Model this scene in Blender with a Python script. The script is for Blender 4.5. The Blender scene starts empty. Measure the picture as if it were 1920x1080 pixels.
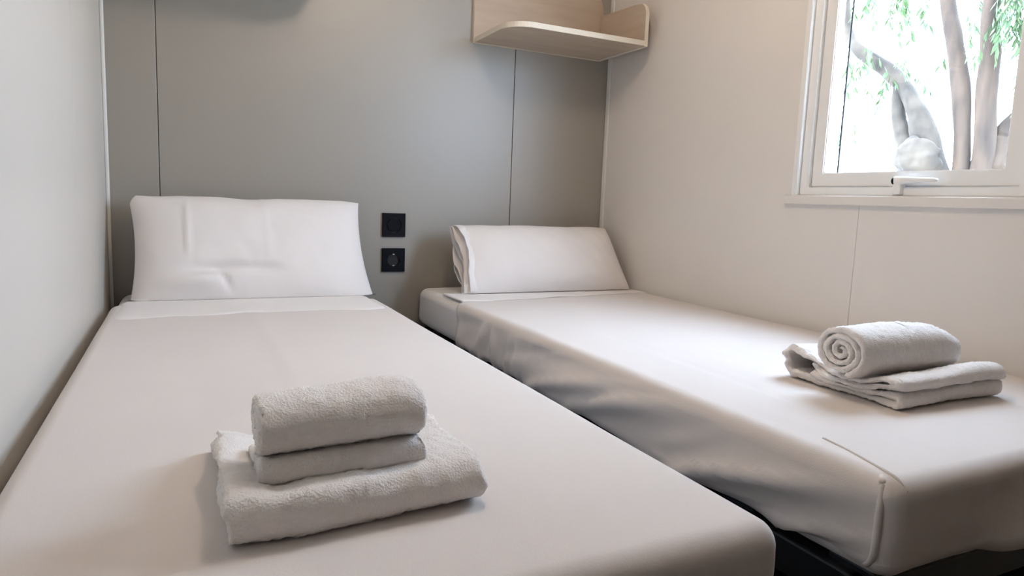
import bpy, bmesh, math, random
import numpy as np
from mathutils import Matrix, Vector

random.seed(4)
S = bpy.context.scene
COL = S.collection

# ------------------------------------------------------------------ camera
F_PX, YAW, PITCH, ROLL = 1271.14, 25.9902, -7.2732, 2.1767
CAM = (0.2035, -2.3516, 0.8774)
def make_camera():
    y, p, r = (math.radians(a) for a in (YAW, PITCH, ROLL))
    fw = Vector((math.sin(y)*math.cos(p), math.cos(y)*math.cos(p), math.sin(p)))
    rt = Vector((math.cos(y), -math.sin(y), 0))
    up = rt.cross(fw)
    r2 = rt*math.cos(r) + up*math.sin(r)
    u2 = -rt*math.sin(r) + up*math.cos(r)
    cd = bpy.data.cameras.new('camera')
    cd.sensor_width = 36.0
    cd.lens = F_PX*36.0/1920.0
    cd.clip_start = 0.02
    co = bpy.data.objects.new('camera', cd)
    m = Matrix((r2, u2, -fw)).transposed().to_4x4()
    m.translation = Vector(CAM)
    co.matrix_world = m
    COL.objects.link(co)
    S.camera = co
make_camera()

# ------------------------------------------------------------------ light and exposure
W, H, CEIL = 1.7427, 0.562, 2.10          # room width, top of the mattresses, ceiling height
SKY_STRENGTH, SKY_COLOR = 26.0, (0.585, 0.75, 1.0)
LAMP_POS, LAMP_RADIUS, LAMP_STRENGTH, LAMP_COLOR = (0.87, -1.22, 1.985), .07, 66.0, (1.0, 0.79, 0.62)
SUN_ENERGY = 14.0
S.view_settings.view_transform = 'Standard'
S.view_settings.look = 'None'
S.view_settings.gamma = 1.0
S.view_settings.use_curve_mapping = False
S.view_settings.exposure = 0.06

wd = bpy.data.worlds.new('sky'); S.world = wd; wd.use_nodes = True
wn = wd.node_tree; wn.nodes.clear()
bg = wn.nodes.new('ShaderNodeBackground'); wo = wn.nodes.new('ShaderNodeOutputWorld')
bg.inputs['Color'].default_value = (*SKY_COLOR, 1); bg.inputs['Strength'].default_value = SKY_STRENGTH
wn.links.new(bg.outputs[0], wo.inputs[0])

sd = bpy.data.lights.new('sun', 'SUN'); sd.energy = SUN_ENERGY; sd.angle = math.radians(1.0); sd.color = (1, .86, .68)
so = bpy.data.objects.new('sun', sd); COL.objects.link(so)
so.rotation_euler = Vector((-0.35, 0.45, 0.85)).to_track_quat('Z', 'Y').to_euler()   # sun stands over the roof, behind the left wall

pd_ = bpy.data.lights.new('window_portal', 'AREA'); pd_.shape = 'RECTANGLE'; pd_.size = 0.90; pd_.size_y = 0.60
pd_.cycles.is_portal = True
po = bpy.data.objects.new('window_portal', pd_); COL.objects.link(po)
po.location = (W+0.075, -1.27, 1.37); po.rotation_euler = (0, math.radians(90), 0)

# ------------------------------------------------------------------ numeric helpers
_rng = np.random.RandomState(11)
_TAB = _rng.rand(32, 32, 32)*2-1
def vnoise(P, freq=1.0, seed=0):
    """smooth value noise in -1..1 for an (n,3) array; freq is a number or three numbers"""
    Q = np.asarray(P, float)*np.asarray(freq, float) + seed*7.31
    i = np.floor(Q).astype(int); f = Q-i; f = f*f*(3-2*f); out = 0
    for dx in (0, 1):
        for dy in (0, 1):
            for dz in (0, 1):
                w = (f[:, 0] if dx else 1-f[:, 0])*(f[:, 1] if dy else 1-f[:, 1])*(f[:, 2] if dz else 1-f[:, 2])
                out = out + w*_TAB[(i[:, 0]+dx) & 31, (i[:, 1]+dy) & 31, (i[:, 2]+dz) & 31]
    return out
def fbm(P, freq, seed=0, octs=3):
    o = 0; a = 1.0
    for k in range(octs):
        o = o + a*vnoise(P, np.asarray(freq)*2.0**k, seed+k*3); a *= .5
    return o
def sstep(a, b, x):
    t = np.clip((x-a)/(b-a), 0, 1); return t*t*(3-2*t)

# ------------------------------------------------------------------ object helpers
def link(name, me, mat=None, parent=None):
    o = bpy.data.objects.new(name, me); COL.objects.link(o)
    if mat is not None:
        for m in (mat if isinstance(mat, (list, tuple)) else [mat]): me.materials.append(m)
    if parent is not None: o.parent = parent
    return o
def mesh(name, V, F, mat=None, parent=None, smooth=True):
    me = bpy.data.meshes.new(name)
    me.from_pydata([tuple(map(float, v)) for v in V], [], [tuple(int(i) for i in f) for f in F])
    bm = bmesh.new(); bm.from_mesh(me)
    bmesh.ops.remove_doubles(bm, verts=bm.verts, dist=1e-6)
    bm.to_mesh(me); bm.free()
    me.update()
    if smooth: me.polygons.foreach_set('use_smooth', [True]*len(me.polygons))
    return link(name, me, mat, parent)
def from_bm(name, bm, mat=None, parent=None, smooth=False):
    bmesh.ops.recalc_face_normals(bm, faces=bm.faces)
    me = bpy.data.meshes.new(name); bm.to_mesh(me); bm.free()
    if smooth: me.polygons.foreach_set('use_smooth', [True]*len(me.polygons))
    return link(name, me, mat, parent)
def add_box(bm, a, b, bev=0.0, seg=2):
    lo_, hi = [min(p, q) for p, q in zip(a, b)], [max(p, q) for p, q in zip(a, b)]
    r = bmesh.ops.create_cube(bm, size=1)
    for v in r['verts']: v.co = Vector([l+(c+.5)*(h-l) for l, h, c in zip(lo_, hi, v.co)])
    if bev:
        es = list({e for v in r['verts'] for e in v.link_edges})
        bmesh.ops.bevel(bm, geom=es, offset=bev, segments=seg, affect='EDGES', profile=.5)
def box(name, a, b, mat, parent=None, bev=0.0, seg=2):
    bm = bmesh.new(); add_box(bm, a, b, bev, seg); return from_bm(name, bm, mat, parent)
def prism(name, pts, n, depth, mat, parent=None, bev=0.0, seg=2):
    """a polygon (3-D points in one plane) pushed along n by depth, its edges bevelled"""
    bm = bmesh.new(); n = Vector(n)*depth
    f = bm.faces.new([bm.verts.new(p) for p in pts])
    r = bmesh.ops.extrude_face_region(bm, geom=[f])
    bmesh.ops.translate(bm, verts=[g for g in r['geom'] if isinstance(g, bmesh.types.BMVert)], vec=n)
    bmesh.ops.recalc_face_normals(bm, faces=bm.faces)
    if bev:
        es = [e for e in bm.edges if len(e.link_faces) == 2 and e.calc_face_angle() > .6]
        bmesh.ops.bevel(bm, geom=es, offset=bev, segments=seg, affect='EDGES', profile=.5)
    return from_bm(name, bm, mat, parent)
def tube(pts, rad, n=10, bump=0.0, seed=0):
    """verts and faces of a closed tapering tube along pts"""
    pts = [Vector(p) for p in pts]; V = []; F = []
    ref = Vector((0.31, 0.2, .93))
    for i, p in enumerate(pts):
        d = (pts[min(i+1, len(pts)-1)]-pts[max(i-1, 0)]).normalized()
        a = d.cross(ref if abs(d.dot(ref)) < .95 else Vector((1, 0, 0))).normalized(); b = d.cross(a)
        for k in range(n):
            t = 2*math.pi*k/n; V.append(p+(a*math.cos(t)+b*math.sin(t))*rad[i])
    V = np.array([tuple(v) for v in V])
    if bump:
        c = np.repeat(np.array([tuple(p) for p in pts]), n, 0); d = V-c
        V = c+d*(1+bump*fbm(V, (6, 6, 3), seed))[:, None]
    for i in range(len(pts)-1):
        for k in range(n):
            F.append((i*n+k, i*n+(k+1) % n, (i+1)*n+(k+1) % n, (i+1)*n+k))
    F.append(tuple(range(n))[::-1]); F.append(tuple((len(pts)-1)*n+k for k in range(n)))
    return V, F
def spline(pts, m):
    """Catmull-Rom resampling, m steps per span"""
    P = [np.array(p, float) for p in pts]; P = [2*P[0]-P[1]]+P+[2*P[-1]-P[-2]]; out = []
    for i in range(1, len(P)-2):
        for k in range(m):
            t = k/m
            out.append(.5*(2*P[i]+(P[i+1]-P[i-1])*t+(2*P[i-1]-5*P[i]+4*P[i+1]-P[i+2])*t*t+(3*P[i]-P[i-1]-3*P[i+1]+P[i+2])*t**3))
    out.append(P[-2]); return out
def empty(name, loc=(0, 0, 0)):
    o = bpy.data.objects.new(name, None); o.location = loc; o.empty_display_size = .05; COL.objects.link(o); return o
def tag(o, label, cat, group=None):
    o['label'] = label; o['category'] = cat
    if group: o['group'] = group
    return o
def structure(o): o['kind'] = 'structure'; return o
def adopt(child, parent):
    """parent to an Empty while the child's mesh keeps its room coordinates"""
    child.parent = parent; child.matrix_parent_inverse = Matrix.Translation(parent.location).inverted()
    return child

# ------------------------------------------------------------------ materials
def mat(name, col, rough=.6, var=.03, vscale=3.0, bump=0.0, bscale=200.0, sheen=0.0, spec=.5, stretch=None, sub=0.0, col2=None, bump2=0.0, bscale2=10.0):
    m = bpy.data.materials.new(name); m.use_nodes = True
    t = m.node_tree; N = t.nodes; L = t.links; b = N['Principled BSDF']
    tc = N.new('ShaderNodeTexCoord'); mp = N.new('ShaderNodeMapping'); L.new(tc.outputs['Object'], mp.inputs[0])
    if stretch: mp.inputs['Scale'].default_value = stretch
    nz = N.new('ShaderNodeTexNoise'); nz.inputs['Scale'].default_value = vscale; nz.inputs['Detail'].default_value = 5
    L.new(mp.outputs[0], nz.inputs['Vector'])
    rp = N.new('ShaderNodeValToRGB'); rp.color_ramp.elements[0].position = .3; rp.color_ramp.elements[1].position = .7
    c2 = col2 or tuple(min(1, c*(1+var)) for c in col); c1 = tuple(c*(1-var) for c in col) if not col2 else col
    rp.color_ramp.elements[0].color = (*c1, 1); rp.color_ramp.elements[1].color = (*c2, 1)
    L.new(nz.outputs['Fac'], rp.inputs[0]); L.new(rp.outputs[0], b.inputs['Base Color'])
    b.inputs['Roughness'].default_value = rough; b.inputs['Specular IOR Level'].default_value = spec
    if sheen: b.inputs['Sheen Weight'].default_value = sheen; b.inputs['Sheen Roughness'].default_value = .5
    if bump:
        bn = N.new('ShaderNodeTexNoise'); bn.inputs['Scale'].default_value = bscale; bn.inputs['Detail'].default_value = 3
        L.new(mp.outputs[0], bn.inputs['Vector'])
        bp = N.new('ShaderNodeBump'); bp.inputs['Strength'].default_value = bump; bp.inputs['Distance'].default_value = .002
        L.new(bn.outputs['Fac'], bp.inputs['Height']); L.new(bp.outputs[0], b.inputs['Normal'])
        if bump2:
            b2 = N.new('ShaderNodeTexNoise'); b2.inputs['Scale'].default_value = bscale2; L.new(mp.outputs[0], b2.inputs['Vector'])
            bq = N.new('ShaderNodeBump'); bq.inputs['Strength'].default_value = bump2; bq.inputs['Distance'].default_value = .01
            L.new(b2.outputs['Fac'], bq.inputs['Height']); L.new(bq.outputs[0], bp.inputs['Normal'])
    return m
M = dict(
    wall_grey=mat('grey wall panel', (.31, .282, .235), .48, .02, 4, .04, 350, spec=1.0),
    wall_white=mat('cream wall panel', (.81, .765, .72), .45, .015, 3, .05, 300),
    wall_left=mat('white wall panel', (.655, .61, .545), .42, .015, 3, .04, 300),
    backing=mat('panel joint', (.30, .28, .25), .7),
    trim=mat('white trim', (.80, .79, .75), .4, .01),
    ceil=mat('ceiling', (.80, .78, .74), .7),
    dark_wood=mat('dark bounce-limiting veneer', (.10, .07, .05), .5, .2, 4, stretch=(4, 4, .4)),
    floor=mat('floor vinyl', (.10, .075, .055), .55, .2, 6, stretch=(6, .6, 1)),
    sheet=mat('white bed linen', (.85, .80, .77), .85, .012, 5, .10, 500, .15, .2),
    cover=mat('off-white top sheet', (.725, .66, .618), .85, .015, 6, .12, 420, .15, .2),
    towel=mat('white terry cloth', (.87, .81, .765), .95, .03, 60, .9, 420, .35, .1),
    black=mat('black metal', (.012, .012, .014), .45, .05),
    black_plastic=mat('black plastic', (.004, .005, .008), .55, .05, spec=.14),
    cavity=mat('dark socket cavity', (.004, .004, .005), .5),
    metal=mat('contact metal', (.6, .58, .55), .3),
    wood=mat('pale oak laminate', (.50, .40, .31), .5, .1, 5, .05, 60, stretch=(1, 8, 8), col2=(.57, .47, .375)),
    wood_side=mat('pale oak laminate side', (.50, .40, .31), .5, .1, 5, .05, 60, stretch=(8, 1, 8), col2=(.57, .47, .375)),
    edge=mat('cream edge band', (.74, .67, .56), .5, .02),
    pvc=mat('white window plastic', (.90, .89, .87), .32, .01),
    gasket=mat('black rubber gasket', (.015, .015, .017), .6),
    bark=mat('grey brown bark', (.016, .0088, .0054), .95, .2, 5, .8, 9, stretch=(2, 2, .5), col2=(.056, .0345, .0215)),
    bark_grey=mat('grey knotted bark', (.015, .0105, .0074), .95, .2, 6, .8, 9, col2=(.060, .045, .032)),
    leaf=mat('green leaves', (.024, .055, .014), .6, .3, 2, col2=(.048, .085, .017)),
    ground=mat('pale sandy ground', (.62, .56, .47), .95, .08, 1.0),
    lampshade=mat('frosted lamp cover', (.85, .84, .8), .4, .01),
)
def glass_mat():
    m = bpy.data.materials.new('window glass'); m.use_nodes = True
    t = m.node_tree; N = t.nodes; L = t.links; N.clear()
    o = N.new('ShaderNodeOutputMaterial'); mx = N.new('ShaderNodeMixShader'); lw = N.new('ShaderNodeLayerWeight'); pw = N.new('ShaderNodeMath'); fr = N.new('ShaderNodeMath')
    tr = N.new('ShaderNodeBsdfTransparent'); gl = N.new('ShaderNodeBsdfGlossy'); gl.inputs['Roughness'].default_value = .02
    tr.inputs['Color'].default_value = (.96, .98, .98, 1); pw.operation = 'POWER'; pw.inputs[1].default_value = 5.0; fr.operation = 'MULTIPLY_ADD'; fr.inputs[1].default_value = .9; fr.inputs[2].default_value = .04
    L.new(lw.outputs['Facing'], pw.inputs[0]); L.new(pw.outputs[0], fr.inputs[0])
    L.new(fr.outputs[0], mx.inputs[0]); L.new(tr.outputs[0], mx.inputs[1]); L.new(gl.outputs[0], mx.inputs[2]); L.new(mx.outputs[0], o.inputs[0])
    return m
M['glass'] = glass_mat()
for k, v in (('Coat Weight', .9), ('Coat Roughness', .46), ('Coat IOR', 1.6)): M['wall_grey'].node_tree.nodes['Principled BSDF'].inputs[k].default_value = v

# ------------------------------------------------------------------ room shell
FRONT = -3.0
WY0, WY1, WZ0, WZ1 = -0.962, -1.575, 0.9225, 1.820            # window opening in the right wall
structure(box('floor', (-.1, .1, -.05), (W+.1, FRONT-.1, 0), M['floor']))
structure(box('ceiling', (-.1, .1, CEIL), (W+.1, FRONT-.1, CEIL+.05), M['ceil']))
wf = structure(box('wall_front', (-.1, FRONT, 0), (W+.1, FRONT-.05, CEIL), M['dark_wood']))  # unseen wall; its dark colour is chosen to limit bounce onto the bed feet
PT, G = .006, .0012                                            # panel thickness, half of a joint
def panels(axis, at, outward, cuts, m, parent):
    for a, b in zip(cuts[:-1], cuts[1:]):
        lo_, hi = min(a, b)+G, max(a, b)-G
        if axis == 'x': box('wall_panel', (lo_, at, 0.0), (hi, at+outward*PT, CEIL), m, parent, .0012, 2)
        else: box('wall_panel', (at, lo_, 0.0), (at+outward*PT, hi, CEIL), m, parent, .0012, 2)
wb = structure(box('wall_back', (-.1, PT, 0), (W+.1, .06, CEIL), M['backing']))
panels('x', 0, 1, [0, .1418, 1.328, W], M['wall_grey'], wb)
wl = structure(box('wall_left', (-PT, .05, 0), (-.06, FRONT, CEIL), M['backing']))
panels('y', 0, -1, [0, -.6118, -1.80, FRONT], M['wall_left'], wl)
def wall_with_hole(name, x0, x1, y0, y1, m, parent=None):
    bm = bmesh.new()
    for a, b in (((x0, y0, 0), (x1, WY0, CEIL)), ((x0, WY1, 0), (x1, y1, CEIL)), ((x0, WY0, 0), (x1, WY1, WZ0)), ((x0, WY0, WZ1), (x1, WY1, CEIL))):
        add_box(bm, a, b)
    return from_bm(name, bm, m, parent)
wr = structure(wall_with_hole('wall_right', W+PT, W+.05, .05, FRONT, M['backing']))
SEAM = -1.178
def right_panel(ya, yb, yw):          # a panel notched round the window, ya beyond the window, yb at the joint under it
    prism('wall_panel', [(W, ya, 0), (W, yb, 0), (W, yb, WZ0), (W, yw, WZ0), (W, yw, WZ1), (W, yb, WZ1), (W, yb, CEIL), (W, ya, CEIL)], (1, 0, 0), PT, M['wall_white'], wr, .0008, 1)
right_panel(0, SEAM+.0003, WY0)
right_panel(-2.376, SEAM-.0003, WY1)
box('wall_panel', (W, -2.379, 0), (W+PT, FRONT, CEIL), M['wall_white'], wr, .0012)
structure(box('trim_1', (0, 0, 0), (.010, -.010, CEIL), M['trim'], None, .003))
structure(box('trim_2', (W, 0, 0), (W-.008, -.022, CEIL), M['trim'], None, .003))

# ------------------------------------------------------------------ window
win = structure(empty('window_1', (W, -1.26, WZ0)))
def ring(name, x0, x1, yo0, yo1, zo0, zo1, yi0, yi1, zi0, zi1, m, bev=.002):
    bm = bmesh.new()
    oo = [(yo0, zo0), (yo1, zo0), (yo1, zo1), (yo0, zo1)]; ii = [(yi0, zi0), (yi1, zi0), (yi1, zi1), (yi0, zi1)]
    R = [[bm.verts.new((x, y, z)) for y, z in pl] for x in (x0, x1) for pl in (oo, ii)]
    for k in range(4):
        j = (k+1) % 4
        bm.faces.new((R[0][k], R[0][j], R[1][j], R[1][k])); bm.faces.new((R[2][k], R[2][j], R[3][j], R[3][k]))
        bm.faces.new((R[0][k], R[0][j], R[2][j], R[2][k])); bm.faces.new((R[1][k], R[1][j], R[3][j], R[3][k]))
    bmesh.ops.recalc_face_normals(bm, faces=bm.faces)
    es = [e for e in bm.edges if len(e.link_faces) == 2 and e.calc_face_angle() > .6]
    bmesh.ops.bevel(bm, geom=es, offset=bev, segments=2, affect='EDGES')
    return adopt(from_bm(name, bm, m), win)
GY0, GY1, GZ0, GZ1 = -1.045, -1.495, .985, 1.752               # glass edge
ring('window_lining', W-.004, W+.052, WY0, WY1, WZ0, WZ1, -.980, -1.556, WZ0+.003, WZ1-.018, M['pvc'], .0015)
ring('window_frame', W+.008, W+.050, -.980, -1.556, WZ0+.003, WZ1-.018, -1.007, -1.5335, .946, 1.788, M['pvc'])
ring('sash', W+.018, W+.046, -1.0075, -1.533, .947, 1.787, GY0, GY1, GZ0, GZ1, M['pvc'], .003)
adopt(box('glass_pane', (W+.030, GY0+.004, GZ0-.004), (W+.034, GY1-.004, GZ1+.004), M['glass']), win)
adopt(box('gasket', (W+.035, -1.0725, GZ0-.003), (W+.0380, -1.0770, GZ1+.002), M['gasket'], None, .0003), win)
adopt(box('sill_trim', (W-.010, -.944, .900), (W+.03, -1.585, .9235), M['wall_white'], None, .002), win)
def window_handle():
    # mount on the frame, tapering lever, black end cap
    V = []; F = []
    prof = [(-1.2265, .0075, .008), (-1.232, .0095, .0095), (-1.245, .0095, .010), (-1.262, .0085, .0085), (-1.285, .0065, .007), (-1.310, .0052, .006), (-1.325, .005, .005), (-1.332, .0025, .003)]
    n = 14
    for y, hz, hx in prof:
        for k in range(n):
            a = 2*math.pi*k/n; c, s = math.cos(a), math.sin(a)
            V.append((W+.002+hx*math.copysign(abs(c)**.7, c), y-.036, .962+hz*math.copysign(abs(s)**.7, s)))
    for i in range(len(prof)-1):
        for k in range(n): F.append((i*n+k, i*n+(k+1) % n, (i+1)*n+(k+1) % n, (i+1)*n+k))
    F.append(tuple(range(n))); F.append(tuple((len(prof)-1)*n+k for k in range(n)))
    lever = adopt(mesh('window_handle', V, F, M['pvc']), win)
    bm = bmesh.new(); add_box(bm, (W-.004, -1.2635, .928), (W+.018, -1.285, .956), .003)
    from_bm('handle_mount', bm, M['pvc'], lever)
    bm = bmesh.new(); bmesh.ops.create_uvsphere(bm, u_segments=16, v_segments=10, radius=1)
    for v in bm.verts: v.co = Vector((W+.0005+v.co.x*.0095, -1.2645+v.co.y*.0055, .961+v.co.z*.0095))
    from_bm('end_cap', bm, M['black_plastic'], lever, True)
    return lever
window_handle()

# ------------------------------------------------------------------ outdoors
structure(box('ground', (W+.3, 14, -.75), (24, -14, -.60), M['ground']))
tree = tag(empty('tree', (5.6, .9, -.6)), 'old grey-barked tree with several stems outside the window', 'tree')
def limb(name, pts, rad, m, seed, n=14, bump=.16):
    k = .62 if name == 'trunk' else .74
    P = spline([(*p, r) for p, r in zip(pts, rad)], 7)
    V, F = tube([p[:3] for p in P], [p[3]*k for p in P], n, bump, seed)
    return adopt(mesh(name, V, F, m), tree)
limb('trunk', [(5.6, .92, -.65), (5.6, .93, .6), (5.6, .925, 1.28), (5.6, .985, 1.8), (5.6, 1.075, 2.2), (5.62, 1.19, 2.58), (5.7, 1.34, 3.3), (5.7, 1.42, 4.2)], [.20, .15, .11, .10, .088, .095, .08, .05], M['bark'], 1)
limb('trunk', [(5.65, .80, -.65), (5.65, .80, .6), (5.65, .79, 1.28), (5.65, .822, 1.72), (5.65, .84, 2.1), (5.65, .87, 2.5), (5.7, .80, 3.3), (5.6, .7, 4.2)], [.22, .17, .135, .125, .115, .10, .09, .06], M['bark'], 2)
limb('branch', [(5.55, 1.03, 1.0), (5.5, 1.17, 1.50), (5.5, 1.26, 1.72), (5.5, 1.40, 1.93), (5.5, 1.60, 2.11), (5.45, 1.80, 2.27), (5.45, 1.95, 2.48), (5.4, 2.0, 2.9), (5.4, 2.2, 3.6)], [.14, .13, .095, .085, .085, .072, .065, .05, .03], M['bark_grey'], 3)
limb('branch', [(5.52, 1.18, 1.02), (5.5, 1.31, 1.42), (5.5, 1.40, 1.63), (5.5, 1.43, 1.80), (5.5, 1.43, 1.96)], [.15, .11, .085, .07, .06], M['bark_grey'], 4)
limb('branch', [(5.7, .74, 1.25), (5.75, .735, 1.52), (5.8, .66, 1.68), (5.8, .60, 1.90), (5.8, .58, 2.2), (5.8, .50, 2.8), (5.7, .3, 3.6)], [.10, .075, .062, .055, .055, .05, .03], M['bark'], 5)
def burl():
    bm = bmesh.new(); bmesh.ops.create_icosphere(bm, subdivisions=4, radius=1)
    V = np.array([tuple(v.co) for v in bm.verts]); d = 1+.22*fbm(V, 1.6, 9)
    for v, k in zip(bm.verts, d): v.co = Vector((5.42+v.co.x*.13*k, 1.16+v.co.y*.19*k, 1.33+v.co.z*.15*k))
    return adopt(from_bm('burl', bm, M['bark_grey'], None, True), tree)
burl()
def foliage():
    V = []; F = []
    cl = [(5.3, 1.98, 2.05, .10, .45, 5), (5.3, 1.60, 2.12, .12, .40, 7), (5.3, 1.85, 1.72, .10, .20, 3), (5.4, 1.62, 2.75, .20, .30, 9), (5.4, 1.35, 2.62, .10, .35, 5),
          (5.6, .56, 2.75, .16, .75, 20), (5.6, .72, 2.45, .13, .5, 12), (5.5, .42, 2.6, .16, .6, 18), (5.5, .60, 2.75, .10, .9, 9), (5.4, 1.75, 2.3, .12, .3, 6), (5.4, 1.45, 2.75, .10, .42, 7), (5.5, 1.42, 2.16, .12, .16, 3), (5.5, 1.25, 2.02, .08, .14, 2),
          (5.5, 1.9, 3.4, .5, .6, 16), (5.6, 1.1, 3.6, .6, .6, 22), (5.6, .3, 3.5, .6, .7, 22), (5.6, .9, 4.3, .9, .7, 26)]
    for cx, cy, cz, sp, ln, ns in cl:
        for s in range(ns):
            p = Vector((cx+random.gauss(0, .15), cy+random.gauss(0, sp*.75), cz+random.gauss(0, .10)))
            L = ln*random.uniform(.5, 1.1); k = int(L/.022)+3
            sway = Vector((random.uniform(-.1, .1), random.uniform(-.12, .12), 0))
            for j in range(k):
                q = p+Vector((0, 0, -L*j/k))+sway*(j/k)
                a = random.uniform(0, 6.28); d = Vector((math.cos(a)*.45, math.sin(a)*.45, -.85)).normalized()
                w = d.cross(Vector((random.gauss(0, 1), random.gauss(0, 1), random.gauss(0, 1)))).normalized()
                l = random.uniform(.06, .11); h = l*.12; b = len(V)
                V.extend([q, q+d*l*.5+w*h, q+d*l, q+d*l*.5-w*h]); F.append((b, b+1, b+2, b+3))
    o = mesh('foliage', [tuple(v) for v in V], F, M['leaf'], None, False); o['kind'] = 'stuff'
    return adopt(o, tree)
foliage()

# ------------------------------------------------------------------ ceiling lamp
lamp = tag(empty('ceiling_lamp', (LAMP_POS[0], LAMP_POS[1], CEIL)), 'round white globe lamp on the ceiling above the beds', 'lamp')
def disc(name, z0, z1, r, m, parent):
    bm = bmesh.new()
    bmesh.ops.create_cone(bm, cap_ends=True, segments=48, radius1=r*.94, radius2=r, depth=z1-z0)
    for v in bm.verts: v.co += Vector((LAMP_POS[0], LAMP_POS[1], (z0+z1)/2))
    return adopt(from_bm(name, bm, m), parent)
disc('lamp_base', CEIL-.022, CEIL, .13, M['trim'], lamp)
def globe():
    m = bpy.data.materials.new('lit opal globe'); m.use_nodes = True
    bs = m.node_tree.nodes['Principled BSDF']; bs.inputs['Base Color'].default_value = (.8, .8, .78, 1)
    bs.inputs['Emission Color'].default_value = (*LAMP_COLOR, 1); bs.inputs['Emission Strength'].default_value = LAMP_STRENGTH
    bm = bmesh.new(); bmesh.ops.create_icosphere(bm, subdivisions=3, radius=LAMP_RADIUS)
    for v in bm.verts: v.co += Vector(LAMP_POS)
    return adopt(from_bm('lamp_globe', bm, m, None, True), lamp)
disc('lamp_neck', LAMP_POS[2]+LAMP_RADIUS*.92, CEIL-.02, .03, M['trim'], lamp)
globe()

# ------------------------------------------------------------------ soft rounded boxes (mattress, bed linen)
def axis_coords(lo_, hi, r, step, k=6, extra=()):
    a = [lo_+r-r*math.tan(t) for t in np.linspace(math.pi/4, 0, k+1)]
    n = max(2, int((hi-lo_-2*r)/step)); a += list(np.linspace(lo_+r, hi-r, n+1))[1:-1]
    a += [hi-r+r*math.tan(t) for t in np.linspace(0, math.pi/4, k+1)]
    for e in extra:                                   # snap a grid line on e
        i = int(np.argmin([abs(q-e) for q in a])); a[i] = e
    return np.array(a)
def rounded_box(lo_, hi, r, step, extra=((), (), ())):
    """verts, faces, normals of a box with rounded edges, its faces gridded"""
    C = [axis_coords(lo_[i], hi[i], r, step, extra=extra[i]) for i in range(3)]
    V = []; F = []
    for ax in range(3):
        u, v = [(1, 2), (2, 0), (0, 1)][ax]
        for side in (0, 1):
            U, T = np.meshgrid(C[u], C[v], indexing='ij'); P = np.zeros((U.size, 3))
            P[:, u] = U.ravel(); P[:, v] = T.ravel(); P[:, ax] = hi[ax] if side else lo_[ax]
            b = len(V); nu, nv = U.shape; V.extend(P)
            for i in range(nu-1):
                for j in range(nv-1):
                    q = (b+i*nv+j, b+(i+1)*nv+j, b+(i+1)*nv+j+1, b+i*nv+j+1); F.append(q if side else q[::-1])
    V = np.array(V); inner = np.clip(V, np.array(lo_)+r, np.array(hi)-r)
    n = V-inner; n /= np.linalg.norm(n, axis=1)[:, None]
    return inner+n*r, F, n

YF, HEAD = -1.868, -.012
def folds(V, N, x0, x1, seed, big, z0):
    """wrinkles of a sheet pulled over a mattress: long sags on the sides, short pulls near the head, creases at the foot"""
    x, y, z = V.T
    side = np.abs(N[:, 0]); foot = np.clip(-N[:, 1], 0, 1); top = np.clip(N[:, 2], 0, 1)
    dep = sstep(H-.01, H-.06, z)
    near = sstep(-1.15, -.62, y)
    Q = np.stack([y+.5*(z-H), z*1.0, 0*y], 1)
    sag = fbm(np.stack([y*2.1, (z+.28*y)*13.0, 0*y], 1), 1.0, seed, 3)
    pull = vnoise(np.stack([(y+.35*(z-H))*26, z*5, 0*y], 1), 1.0, seed+2)
    rid = (1-np.abs(vnoise(np.stack([y*1.5+z*3, (z+.30*y)*17.0, 0*y], 1), 1.0, seed+1)))**3
    fine = vnoise(np.stack([y*5+z*8, (z+.22*y)*34.0, 0*y], 1), 1.0, seed+4)
    rid2 = (1-np.abs(pull))**3
    d = side*dep*big*((1-near)*(.0080*sag+.0105*(rid-.3)+.0030*fine)+near*(.0070*(rid2-.3)+.0035*sag+.0015*fine))
    fd = fbm(np.stack([(x-.25*(z-H))*11, (z)*3.5, 0*y], 1), 1.0, seed+5, 2)
    d += foot*dep*big*.008*fd*(.35+sstep(H-.07, H-.17, z))
    # the cloth is drawn tight round the foot corner by the gap
    tight = 1-np.exp(-((x-x0)/.10)**2-((y-y.min())/.12)**2)
    d *= .12+.88*tight
    d += top*(.0016*fbm(V, (2.2, 2.2, 0), seed+7, 2)+.0004*vnoise(V, (30, 14, 0), seed+8))
    return d
def mattress_mesh(name, x0, x1, z0, parent):
    V, F, N = rounded_box((x0, YF+.01, z0), (x1, HEAD, H-.0045), .032, .03)
    V = V+N*(.002*fbm(V, (9, 9, 9), 4, 2))[:, None]
    return mesh(name, V, F, M['sheet'], parent)
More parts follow.
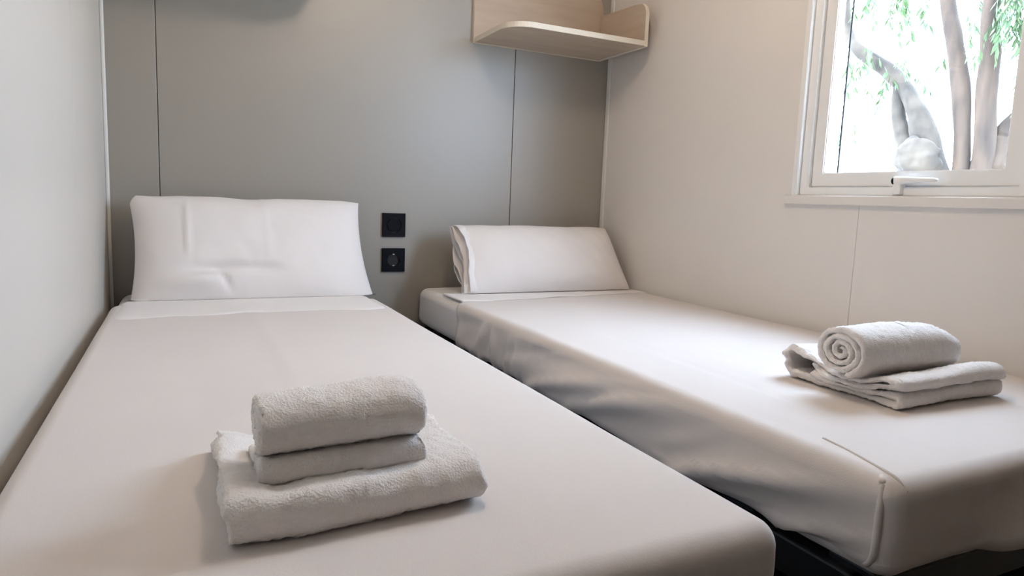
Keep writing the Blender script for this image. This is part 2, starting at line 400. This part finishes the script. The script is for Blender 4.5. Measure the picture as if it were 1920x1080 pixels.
def top_sheet(name, x0, x1, z0, yedge, seed, slant=0.0, sag=0.0, creases=(), big=1.0, yf=YF):
    r = .025
    V, F, N = rounded_box((x0, yf, z0), (x1, HEAD+.05, H), r, .0125, ((), (yedge,), ()))
    V = V+N*folds(V, N, x0, x1, seed, big, z0)[:, None]
    for fn in creases: V = V+N*fn(V, N)[:, None]
    C = np.array([V[list(f)].mean(0) for f in F]); cn = np.array([N[list(f)].mean(0) for f in F])
    keep = (C[:, 1] < yedge-1e-4) & (cn[:, 2] > -.93)
    F = [f for f, k in zip(F, keep) if k]
    x, y, z = V.T.copy()
    low = sstep(H-.05, z0, z)
    V[:, 2] -= low*(.005*vnoise(np.stack([x*3, y*3, 0*x], 1), 1.0, seed+12)+sag*sstep(-1.45, -1.80, y))
    near = sstep(yedge-.10, yedge, y)
    V[:, 1] += near*(slant*(x-(x0+x1)/2)+.004*vnoise(np.stack([x*14, 0*x, 0*x], 1), 1.0, seed+15))
    bm = bmesh.new(); vs = [bm.verts.new(v) for v in V]
    for f in F: bm.faces.new([vs[i] for i in f])
    bmesh.ops.remove_doubles(bm, verts=bm.verts, dist=2e-5)
    bmesh.ops.delete(bm, geom=[v for v in bm.verts if not v.link_faces], context='VERTS')
    me = bpy.data.meshes.new(name); bm.to_mesh(me); bm.free()
    me.polygons.foreach_set('use_smooth', [True]*len(me.polygons))
    o = link(name, me, M['cover'])
    md = o.modifiers.new('cloth thickness', 'SOLIDIFY'); md.thickness = .0022; md.offset = 1
    return o
def strip(name, x0, x1, y0f, y1f, zf, th, m, parent, nx=90, ny=20):
    """a thin band of cloth lying on the bed; y0f / y1f give its head and foot edge along x"""
    V = []; F = []
    for lvl in (0, 1):
        for i in range(nx+1):
            x = x0+(x1-x0)*i/nx
            for j in range(ny+1):
                t = j/ny; y = y0f(x)+(y1f(x)-y0f(x))*t
                e = 1-max(0, (t-.86)/.14)**2*.9
                V.append((x, y, zf(x, y, t)+(th*e if lvl else -.0008)))
    w = ny+1; n = (nx+1)*w
    for i in range(nx):
        for j in range(ny):
            a, b, c, d = i*w+j, (i+1)*w+j, (i+1)*w+j+1, i*w+j+1
            F.append((a, d, c, b)); F.append((n+a, n+b, n+c, n+d))
    for i in range(nx):
        F.append((i*w, (i+1)*w, n+(i+1)*w, n+i*w)); F.append((i*w+ny, n+i*w+ny, n+(i+1)*w+ny, (i+1)*w+ny))
    for j in range(ny):
        F.append((j, n+j, n+j+1, j+1)); a = nx*w+j; F.append((a, a+1, n+a+1, n+a))
    bm_o = mesh(name, V, F, m, parent)
    b = bmesh.new(); b.from_mesh(bm_o.data); bmesh.ops.recalc_face_normals(b, faces=b.faces); b.to_mesh(bm_o.data); b.free()
    return bm_o

def bed(label, x0, x1):
    t = tag(empty('single_bed', ((x0+x1)/2, -.94, 0)), label, 'bed', None)
    def add(o): return adopt(o, t)
    zb = .414
    bm = bmesh.new()
    for a, b in (((x0+.015, -.03, zb-.055), (x0+.045, -1.83, zb)), ((x1-.045, -.03, zb-.055), (x1-.015, -1.83, zb)), ((x0+.015, -.03, zb-.055), (x1-.015, -.06, zb)), ((x0+.015, -1.80, zb-.055), (x1-.015, -1.83, zb))):
        add_box(bm, a, b, .004)
    add(from_bm('bed_frame', bm, M['black']))
    for k in range(9):
        y = -.12-k*.205; add(box('slat', (x0+.03, y, zb-.004), (x1-.03, y-.07, zb+.010), M['black'], None, .003))
    for x in (x0+.03, x1-.03):
        for y in (-.06, -1.80):
            add(box('leg', (x-.02, y-.02, 0), (x+.02, y+.02, zb-.02), M['black'], None, .004))
    bm = bmesh.new()
    for a, b in (((x0+.05, -.08, .02), (x0+.066, -1.76, .27)), ((x1-.066, -.08, .02), (x1-.05, -1.76, .27)), ((x0+.05, -1.745, .02), (x1-.05, -1.76, .27)), ((x0+.05, -.08, .02), (x1-.05, -.096, .27)), ((x0+.05, -.08, .02), (x1-.05, -1.76, .03))):
        add_box(bm, a, b, .003)
    add(from_bm('underbed_dark_fill', bm, M['black']))  # added box, no known part of the bed; makes the black mass underneath
    add(mattress_mesh('mattress', x0+.006, x1-.006, zb+.010, None))
    return t
LX0, LX1, RX0, RX1 = .022, .746, .957, 1.737
bed_l = bed('single bed with off-white sheet along the left white wall', LX0, LX1)
bed_r = bed('single bed with off-white sheet under the window, sagging folds on its side', RX0, RX1)

def crease_x(xc, y0, y1, amp, wid):
    """a pressed line running along the bed"""
    return lambda V, N: np.clip(N[:, 2], 0, 1)*amp*np.exp(-((V[:, 0]-xc-.006*np.sin(V[:, 1]*5))/wid)**2)*sstep(y0, y0-.08, V[:, 1])*sstep(y1, y1+.08, V[:, 1])
def crease_y(yc, x0, x1, amp, wid, slope=0.0):
    return lambda V, N: np.clip(N[:, 2], 0, 1)*amp*np.exp(-((V[:, 1]-yc-slope*(V[:, 0]-x0))/wid)**2)*sstep(x0-.02, x0+.05, V[:, 0])*sstep(x1, x1-.08, V[:, 0])
ls = top_sheet('top_sheet', LX0, LX1, .424, -.30, 3, yf=-1.892, creases=(crease_x(.365, -.5, -1.3, .0018, .012), crease_y(-1.735, .0, .26, .002, .012, .05)))
adopt(ls, bed_l)
def band_edge(x): return -.505-.012*math.sin(x*9+1)-.006*math.sin(x*31)+.020*sstep(.55, .76, x)
strip('turned_down_hem', LX0+.004, LX1-.001, lambda x: -.245, band_edge,
      lambda x, y, t: H-.0005+.0035*max(0, math.sin(x*17+2))*t**3-.052*(1-math.sqrt(max(0, 1-min(1, max(0, (LX0+.05-x)/.052, (x-LX1+.05)/.052))**2))), .0052, M['sheet'], ls)
rs = top_sheet('top_sheet', RX0, RX1, .424, -.385, 21, slant=.10, sag=-.014, big=2.4, creases=(crease_x(1.125, -.85, -1.62, -.0016, .006),))
adopt(rs, bed_r)
def piping(name, pts, r, parent):
    P = spline(pts, 8); V, F = tube(P, [r]*len(P), 8); return mesh(name, V, F, M['cover'], parent)
def on_sheet(x, y, up=0.0, r=.025):
    """a point on the rounded top corner of the right sheet"""
    dx = min(0, x-(RX0+r)); dy = min(0, y-(YF+r)); return (x, y, H-r+math.sqrt(max(0, r*r-dx*dx-dy*dy))+up)
piping('corner_piping', [on_sheet(RX0+.022, YF+.040, -.006), on_sheet(RX0+.008, YF+.027, .0005), (RX0-.000, YF+.021, H-.028), (RX0-.0025, YF+.020, H-.055), (RX0-.0025, YF+.020, H-.080), (RX0-.0005, YF+.023, H-.100), (RX0+.008, YF+.036, H-.117), (RX0+.022, YF+.065, H-.122)], .0046, rs)
piping('corner_piping', [on_sheet(RX0+.052, YF+.15, .0012), on_sheet(RX0+.043, YF+.105, .0016), on_sheet(RX0+.030, YF+.058, .0016), on_sheet(RX0+.020, YF+.020, .0014), on_sheet(RX0+.021, YF+.0035, .000)], .0026, rs)

# ------------------------------------------------------------------ pillows
def pillow(name, w, h, T, frame, seed, sag=None, left_open=0.0, nu=110, nv=64, power=(3.2, 3.0), pinch=(.05, .05), wr=.004):
    """frame(u, v, s) -> point: u across, v up, s signed half thickness"""
    us = np.sin(np.linspace(-1, 1, nu+1)*math.pi/2); vs = np.sin(np.linspace(-1, 1, nv+1)*math.pi/2)
    U, Vv = np.meshgrid(us, vs, indexing='ij'); u = U.ravel(); v = Vv.ravel()
    au = np.abs(u)**power[0]
    if left_open: au = np.where(u < 0, au*(1-left_open), au)
    prof = np.clip((1-au)*(1-np.abs(v)**power[1]), 0, 1)**.55
    x = .5*w*u*(1-pinch[0]*(1-v*v)); y = .5*h*v*(1-pinch[1]*(1-u*u))
    y = y+.0055*vnoise(np.stack([x*11, 0*x, 0*x], 1), 1.0, seed+21)*np.clip(v, 0, 1)**3
    x = x+.022*np.clip((v-.80)/.2, 0, 1)**2*np.clip((-u-.85)/.15, 0, 1)
    verts = []; faces = []
    for sgn in (1, -1):
        wrk = prof**.6*(wr*fbm(np.stack([x, y, 0*x+sgn], 1), (7, 9, 1), seed, 3)+.35*wr*vnoise(np.stack([x+.4*y, y, 0*x], 1), (38, 12, 1), seed+3))
        if sag is not None and sgn > 0: wrk = wrk+sag(x, y, prof)
        s = sgn*(T*prof+wrk)
        b = len(verts); verts.extend([frame(*q) for q in zip(x, y, s)])
        for i in range(nu):
            for j in range(nv):
                q = (b+i*(nv+1)+j, b+(i+1)*(nv+1)+j, b+(i+1)*(nv+1)+j+1, b+i*(nv+1)+j+1); faces.append(q if sgn > 0 else q[::-1])
    o = mesh(name, verts, faces, M['sheet'])
    b = bmesh.new(); b.from_mesh(o.data); bmesh.ops.remove_doubles(b, verts=b.verts, dist=2e-4); bmesh.ops.recalc_face_normals(b, faces=b.faces); b.to_mesh(o.data); b.free()
    o.data.polygons.foreach_set('use_smooth', [True]*len(o.data.polygons))
    return o
def lean_frame(cx, by, bz, ty, tz, h, skew=0.0, flare=0.0, zmin=H+.0048, tilt=0.0):
    d = Vector((0, ty-by, tz-bz)); d.normalize(); n = Vector((0, -d.z, d.y))     # n faces the camera side and up
    def f(x, y, s):
        k = (y+h/2)/h
        p = Vector((cx+x*(1+flare*(1-k))+skew*k, by, bz+tilt*x))+d*(y+h/2)+n*s
        if p.y > -.006: p.y = -.006-.15*(0.0)
        if p.z < zmin: p.z = zmin-.10*0
        return tuple(p)
    return f
def sag_left(x, y, prof):
    # case hanging slack below the filling: pressed seams and a folded lump at the lower left
    a = .0045*np.exp(-((x+.185)/.006)**2)*sstep(-.06, .0, y)*sstep(.16, .10, y)
    a += .002*np.exp(-((x-.03)/.005)**2)*sstep(-.10, 0, y)
    yl = -.075-.25*(x+.09)**2
    a += -.012*np.exp(-((y-yl)/.013)**2)*sstep(-.22, -.13, x)*sstep(.10, .0, x)
    a += .010*np.exp(-((x+.17)/.075)**2-((y+.115)/.022)**2)
    a += -.008*np.exp(-((x+.095+.5*(y+.11))/.010)**2)*np.exp(-((y+.11)/.03)**2)
    a += .0022*np.exp(-((y-.115-.17*(x-.05)*-1)/.006)**2)*sstep(-.05, .02, x)*sstep(.24, .16, x)
    return 1.5*a*np.clip(prof*1.6, 0, 1)
pl = pillow('pillow', .675, .368, .078, lean_frame(.408, -.237, .531, -.062, .858, .368, skew=-.012, flare=.03), 5, sag_left, pinch=(.055, .045), wr=.0050)
tag(pl, 'large white pillow propped upright on the left bed', 'pillow')
pr = pillow('pillow', .640, .288, .085, lean_frame(1.388, -.268, .552, -.080, .803, .288, flare=.035, skew=-.005), 17, None, left_open=.30, power=(3.6, 2.6), pinch=(.03, .035), wr=.0042)
tag(pr, 'shorter white pillow with open folded case end on the right bed', 'pillow')
def case_end():
    """the open mouth of the pillowcase: two lips and folded cloth between them"""
    f = lean_frame(1.388, -.268, .552, -.080, .803, .288, flare=.035, skew=-.005)
    V = []; F = []
    def lip(s0, s1, x0, x1, seed, n=40, m=8):
        b = len(V)
        for i in range(n+1):
            v = -1+2*i/n; y = .144*v*.99
            e = max(0, 1-abs(v)**2.6)**.55
            for j in range(m+1):
                t = j/m; s = (s0+(s1-s0)*t)*e
                wob = .004*math.sin(v*7+seed*2+t*2)*e+.003*math.sin(v*17+seed)*t*e
                x = x0+(x1-x0)*t+.006*math.sin(v*5+seed)*t-.008*t*(1-e)
                V.append(f(x, y, s+wob))
        for i in range(n):
            for j in range(m):
                a = b+i*(m+1)+j; F.append((a, a+1, a+m+2, a+m+1))
    lip(.052, .062, -0.293, -0.316, 1)
    lip(.050, .028, -0.289, -0.327, 2)
    lip(.020, .004, -0.276, -0.321, 3)
    lip(-.010, -.020, -0.276, -0.329, 4)
    lip(-.050, -.040, -0.289, -0.323, 5)
    o = mesh('case_hem', V, F, M['sheet'], pr)
    md = o.modifiers.new('cloth thickness', 'SOLIDIFY'); md.thickness = .0035; md.offset = 0
case_end()
strip('turned_down_hem', RX0+.02, RX1-.002, lambda x: -.24, lambda x: -.385+.10*(x-(RX0+RX1)/2)-.006*math.sin(x*13)-.004*math.sin(x*37),
      lambda x, y, t: H-.0005+.003*max(0, math.sin(x*19+1))*t**3, .0032, M['sheet'], rs)

# ------------------------------------------------------------------ towels
def arc(cy, cz, r, a0, a1, n=8, ry=None):
    return [(cy+(ry or r)*math.cos(math.radians(a0+(a1-a0)*i/n)), cz+r*math.sin(math.radians(a0+(a1-a0)*i/n))) for i in range(n+1)]
def resample(path, step):
    P = np.array(path, float); d = np.r_[0, np.cumsum(np.linalg.norm(np.diff(P, axis=0), axis=1))]
    n = max(8, int(d[-1]/step)); t = np.linspace(0, d[-1], n+1)
    return np.stack([np.interp(t, d, P[:, 0]), np.interp(t, d, P[:, 1])], 1)
def ribbon(name, path, th, x0, x1, warp, mat_, parent=None, step=.0035, dx=.0035, fuzz=.0013, seed=0, jig=.0):
    """thick cloth following a folded path in the (y, z) plane, drawn out along x; warp(x, y, z) bends the whole"""
    P = resample(path, step)
    if jig: P = P+jig*np.stack([vnoise(np.c_[P*40, 0*P[:, :1]], 1, seed), vnoise(np.c_[P*40, 0*P[:, :1]+9], 1, seed)], 1)
    T = np.gradient(P, axis=0); T /= np.linalg.norm(T, axis=1)[:, None]; Nn = np.stack([-T[:, 1], T[:, 0]], 1)
    n = len(P); s = np.arange(n)*step; endr = np.minimum(s, s[-1]-s)/(th/2); endf = np.sqrt(np.clip(1-(1-np.clip(endr, 0, 1))**2, .09, 1))
    nx = max(4, int((x1-x0)/dx)); xs = list(np.linspace(x0, x1, nx+1)); e = th/2
    xs = np.array(sorted(set(xs+[x0+e*k for k in (.12, .3, .6)]+[x1-e*k for k in (.12, .3, .6)])))
    V = []; m = len(xs)
    for x in xs:
        q = min(x-x0, x1-x)/e; xf = math.sqrt(max(.12, 1-(1-min(1, q))**2))
        a = P+Nn*(th/2*endf*xf)[:, None]; b = P-Nn*(th/2*endf*xf)[:, None]
        loop = np.r_[a, b[::-1]]; V.append(np.c_[np.full(len(loop), x), loop])
    V = np.concatenate(V); L = 2*n; F = []
    for i in range(m-1):
        for k in range(L):
            j = (k+1) % L; F.append((i*L+k, i*L+j, (i+1)*L+j, (i+1)*L+k))
    for i in (0, m-1):
        for k in range(n-1):
            q = (i*L+k, i*L+k+1, i*L+L-2-k, i*L+L-1-k); F.append(q if i == 0 else q[::-1])
    V = warp(V)
    me = bpy.data.meshes.new(name); me.from_pydata(V.tolist(), [], F)
    b = bmesh.new(); b.from_mesh(me); bmesh.ops.recalc_face_normals(b, faces=b.faces); b.to_mesh(me); b.free(); me.update()
    nn = np.zeros(len(V)*3); me.vertices.foreach_get('normal', nn); nn = nn.reshape(-1, 3)
    d = fuzz*(vnoise(V, 260, seed+1)+.7*vnoise(V, 520, seed+2))+.0016*fbm(V, 28, seed+3, 2)
    V = V+nn*d[:, None]; me.vertices.foreach_set('co', V.ravel()); me.update()
    me.polygons.foreach_set('use_smooth', [True]*len(me.polygons))
    return link(name, me, mat_, parent)
def spiral(cy, cz, r0, r1, pitch, a_end, flat=.88, n=150):
    turns = (r1-r0)/pitch; out = []
    for i in range(n+1):
        t = i/n; a = math.radians(a_end)-(1-t)*turns*2*math.pi; r = r0+(r1-r0)*t
        out.append((cy+r*math.cos(a), cz+r*flat*math.sin(a)))
    return out
ZT = H+.0042
# -- left stack: bath towel folded in four, hand towel rolled on top
t = .0104
yb, yfc = -1.500, -1.730          # back edge and centre of the front fold
z = [t*.5+.0005, t*1.5+.0005, t*2.5+.0005, t*3.5+.0005]; zc = t*2
path = [(yb-.010, z[3]), (yb-.06, z[3]+.001)]+arc(yfc, zc, t*1.5, 90, 270, 10)+[(yb-.05, z[0])]+arc(yb+.004, t, t*.5, -90, 90, 6)+[(yb-.05, z[1])]+arc(yfc+.004, zc, t*.5, 270, 90, 6)+[(yb-.004, z[2])]
def warp_lb(V):
    x, y, zz = V.T; k = np.clip(zz/.045, 0, 1.2)
    press = np.exp(-((x-.345)/.075)**4)*sstep(-1.745, -1.715, y)*.009
    plump = .006*np.exp(-((y+1.715)/.03)**2)*(1+.5*np.sin(x*21+1))*k
    dip = .007*np.exp(-((x-.275)/.022)**2)*k*sstep(-1.75, -1.71, y)
    low = .010*sstep(-1.60, -1.50, y)*k
    y2 = y+.02*(x-.36)+.006*np.sin(x*17)*np.exp(-((y+1.73)/.03)**2)+.002*fbm(V, (6, 0, 40), 3, 2)*sstep(-1.53, -1.50, y)
    x2 = x+.010*(y+1.62)*0+.003*np.sin(y*40+zz*160)
    return np.stack([x2, y2, ZT+np.maximum(zz+plump-press-dip-low, zz*.3)], 1)
o = ribbon('bath_towel', path, t*.97, .231, .480, warp_lb, M['towel'], seed=1)
tag(o, 'folded white bath towel lying on the left bed, under a rolled towel', 'towel')
t2 = .0130; zb2 = ZT+.034
rc = (-1.660, zb2+t2*2+.0275)
sp = spiral(rc[0], rc[1], .006, .043, t2*.93, 270, .60)
path = sp[:-1]+[(rc[0]-.004, zb2+t2*1.5+.001), (-1.680, zb2+t2*1.5)]+arc(-1.697, zb2+t2, t2*.5, 90, 270, 8)+[(-1.62, zb2+t2*.5), (-1.597, zb2+t2*.5)]
def warp_ls(V):
    x, y, zz = V.T; c = (x-.345)
    s = 1+.05*np.sin(x*14+1)
    y2 = -1.660+(y+1.660)*s+.05*c
    z2 = zb2+(zz-zb2)*(1+.04*np.sin(x*19))-.004*sstep(.40, .43, x)*(zz-zb2)/.09
    return np.stack([x, y2, z2], 1)
o = ribbon('hand_towel', path, t2*.95, .262, .429, warp_ls, M['towel'], seed=5)
tag(o, 'rolled white hand towel on top of the bath towel on the left bed', 'towel')
# -- right stack
t = .0140; yb, yfc = -1.455, -1.664
z = [t*.5+.0005, t*1.5, t*2.5, t*3.5]
path = [(-1.50, z[1]), (-1.60, z[1]-.001)]+arc(yfc, t, t*.5, 90, 270, 8)+[(-1.55, z[0]), (yb-.01, z[0]+.002)]+arc(yb, t*2+.003, t*1.5+.003, -80, 95, 12, .016)+[(-1.49, z[3]-.003), (-1.55, z[3])]+arc(yfc-.003, t*3, t*.5, 90, 270, 8)+[(-1.58, z[2]), (-1.495, z[2]-.001)]
def warp_rb(V):
    x, y, zz = V.T; k = np.clip(zz/.058, 0, 1.2)
    y2 = y-.012*(x-1.37)+.003*np.sin(x*19+zz*60)
    zz = zz*(1-.40*np.exp(-((y+1.570)/.062)**4))
    z2 = zz+.003*np.sin(x*15+y*20)*k+.004*np.exp(-((y+1.66)/.02)**2)*k*np.sin(x*23)
    x2 = x+.004*np.sin(y*31+zz*120)+.004*np.sin(zz*260)
    return np.stack([x2, y2, ZT+np.maximum(z2, .0005)], 1)
o = ribbon('bath_towel', path, t*.93, 1.238, 1.508, warp_rb, M['towel'], seed=9, jig=.0012)
tag(o, 'folded white bath towel showing its layers on the right bed', 'towel')
zt = ZT+.0355; rr = .053
path = spiral(-1.580, zt+rr*.84, .004, rr-.006, .0122, 250, .84, 260)
def warp_rr(V):
    x, y, zz = V.T; c = (x-1.206)/.264
    s = 1+.06*np.sin(c*3.0)-.16*sstep(.75, 1.05, c)
    cy = -1.580; y2 = cy+(y-cy)*s-.03*(x-1.35)
    z2 = zt-.001+(zz-zt)*(s-.05*c)
    return np.stack([x+.18*(zz-zt)*(c < .5)*.25, y2, z2], 1)
o = ribbon('hand_towel', path, .0106, 1.206, 1.470, warp_rr, M['towel'], seed=13, jig=.0026)
tag(o, 'rolled white hand towel with spiral end on the right bed stack', 'towel')

# ------------------------------------------------------------------ switch and socket
PX, PZ, PS = .8325, .8206, .083
def plate(name, ztop, hole, parent):
    """square plate with a round opening, bevelled outer edge"""
    n = 40; c = PS/2; bm = bmesh.new(); rings = []
    def sq(a, half):
        k = half/max(abs(math.cos(a)), abs(math.sin(a))); return math.cos(a)*k, math.sin(a)*k
    ang = [math.pi/4+2*math.pi*i/n for i in range(n)]
    for kind, yy in (('o', -.001), ('o', -.0075), ('b', -.009), ('h', -.009), ('h', -.001)):
        row = []
        for a in ang:
            u, v = (sq(a, c) if kind == 'o' else sq(a, c-.0015) if kind == 'b' else (hole*math.cos(a), hole*math.sin(a)))
            row.append(bm.verts.new((PX+c+u, yy, ztop-c+v)))
        rings.append(row)
    for r0, r1 in zip(rings, rings[1:]+rings[:1]):
        for i in range(n): bm.faces.new((r0[i], r0[(i+1) % n], r1[(i+1) % n], r1[i]))
    return from_bm(name, bm, M['black_plastic'], parent)
def dial(name, z0, y0, y1, r, m, parent, n=40, bev=.001):
    bm = bmesh.new(); bmesh.ops.create_cone(bm, cap_ends=True, segments=n, radius1=r, radius2=r, depth=abs(y1-y0))
    for v in bm.verts: v.co = Vector((PX+PS/2+v.co.x, (y0+y1)/2+v.co.z, z0+v.co.y))
    bmesh.ops.recalc_face_normals(bm, faces=bm.faces)
    if bev: bmesh.ops.bevel(bm, geom=[e for e in bm.edges if e.calc_face_angle() > .8], offset=bev, segments=2, affect='EDGES')
    return from_bm(name, bm, m, parent)
sw = tag(empty('light_switch', (0, 0, 0)), 'black square switch with round button on the grey wall, above the socket', 'switch')
plate('cover_plate', PZ, .0262, sw); dial('round_button', PZ-PS/2, -.001, -.0105, .0245, M['black_plastic'], sw)
skt = tag(empty('wall_socket', (0, 0, 0)), 'black square power socket with round recess, below the switch', 'socket')
zs = PZ-.1239; plate('cover_plate', zs, .0225, skt); ins = dial('recess', zs-PS/2, -.0005, -.002, .022, M['cavity'], skt, bev=0)
for sx in (-1, 1):
    bm = bmesh.new(); bmesh.ops.create_cone(bm, cap_ends=True, segments=16, radius1=.003, radius2=.003, depth=.001)
    for v in bm.verts: v.co = Vector((PX+PS/2+sx*.0095+v.co.x, -.0024+v.co.z, zs-PS/2+v.co.y))
    from_bm('pin_hole', bm, M['gasket'], ins)
for sz in (-1, 1):
    box('earth_clip', (PX+PS/2-.003, -.002, zs-PS/2+sz*.0215), (PX+PS/2+.003, -.008, zs-PS/2+sz*.0185), M['metal'], ins, .0005)

# ------------------------------------------------------------------ shelves
def edge_slots(o, axis):
    """cream edge band on every narrow face, wood grain on the two broad ones"""
    o.data.materials.append(M['edge'])
    for p in o.data.polygons:
        p.material_index = 0 if abs(p.normal[axis]) > .9 else 1
    return o
def rounded(pts, k, r, n=8):
    """round corner k of a 2-D polygon"""
    a, b, c = (np.array(pts[i % len(pts)], float) for i in (k-1, k, k+1))
    u = (a-b)/np.linalg.norm(a-b); v = (c-b)/np.linalg.norm(c-b)
    half = math.acos(np.clip(u@v, -1, 1))/2; d = r/math.tan(half); ctr = b+(u+v)/np.linalg.norm(u+v)*r/math.sin(half)
    p0, p1 = b+u*d-ctr, b+v*d-ctr; a0 = math.atan2(p0[1], p0[0]); da = (math.atan2(p1[1], p1[0])-a0+math.pi) % (2*math.pi)-math.pi
    return pts[:k]+[tuple(ctr+r*np.array((math.cos(a0+da*i/n), math.sin(a0+da*i/n)))) for i in range(n+1)]+pts[k+1:]
def shelf(label, xl, xr, z0, flip, hgt):
    """xl..xr outer ends; flip mirrors it so the side panel is on the left"""
    X = (lambda x: xl+xr-x) if flip else (lambda x: x)
    s = tag(empty('wall_shelf', ((xl+xr)/2, 0, z0)), label, 'shelf'); T = .015
    bp = [(xl, z0), (xr, z0), (xr, z0+.165)]
    bp += [(xr-.10*(1-math.cos(math.radians(a))), z0+.165+.12*math.sin(math.radians(a))) for a in range(10, 91, 10)]
    bp += [(xr-.10, z0+hgt), (xl, z0+hgt)]
    o = prism('back_panel', [(X(x), -.0005, zz) for x, zz in bp], (0, -1, 0), T, M['wood'], None, .001, 1); edge_slots(o, 1); adopt(o, s)
    bb = [(xl+.003, -T-.001), (xr-T-.001, -T-.001), (xr-T-.001, -.318), (xl+.003, -.318)]; bb = rounded(bb, 3, .085, 12)
    o = prism('bottom_board', [(X(x), y, z0+.001) for x, y in bb], (0, 0, 1), .018, M['wood'], None, .001, 1); edge_slots(o, 2); adopt(o, s)
    sp_ = [(-T-.001, z0), (-.312, z0), (-.312, z0+.150), (-.24, z0+.158), (-T-.001, z0+.165)]; sp_ = rounded(sp_, 2, .045, 8)
    o = prism('side_panel', [(X(xr), y, zz) for y, zz in sp_], (1 if flip else -1, 0, 0), T, M['wood_side'], None, .001, 1); edge_slots(o, 0); adopt(o, s)
    return s
shelf('pale oak corner shelf over the right bed', 1.153, 1.695, 1.436, False, .50)
shelf('pale oak corner shelf above the left bed', .048, .620, 1.550, True, .35)
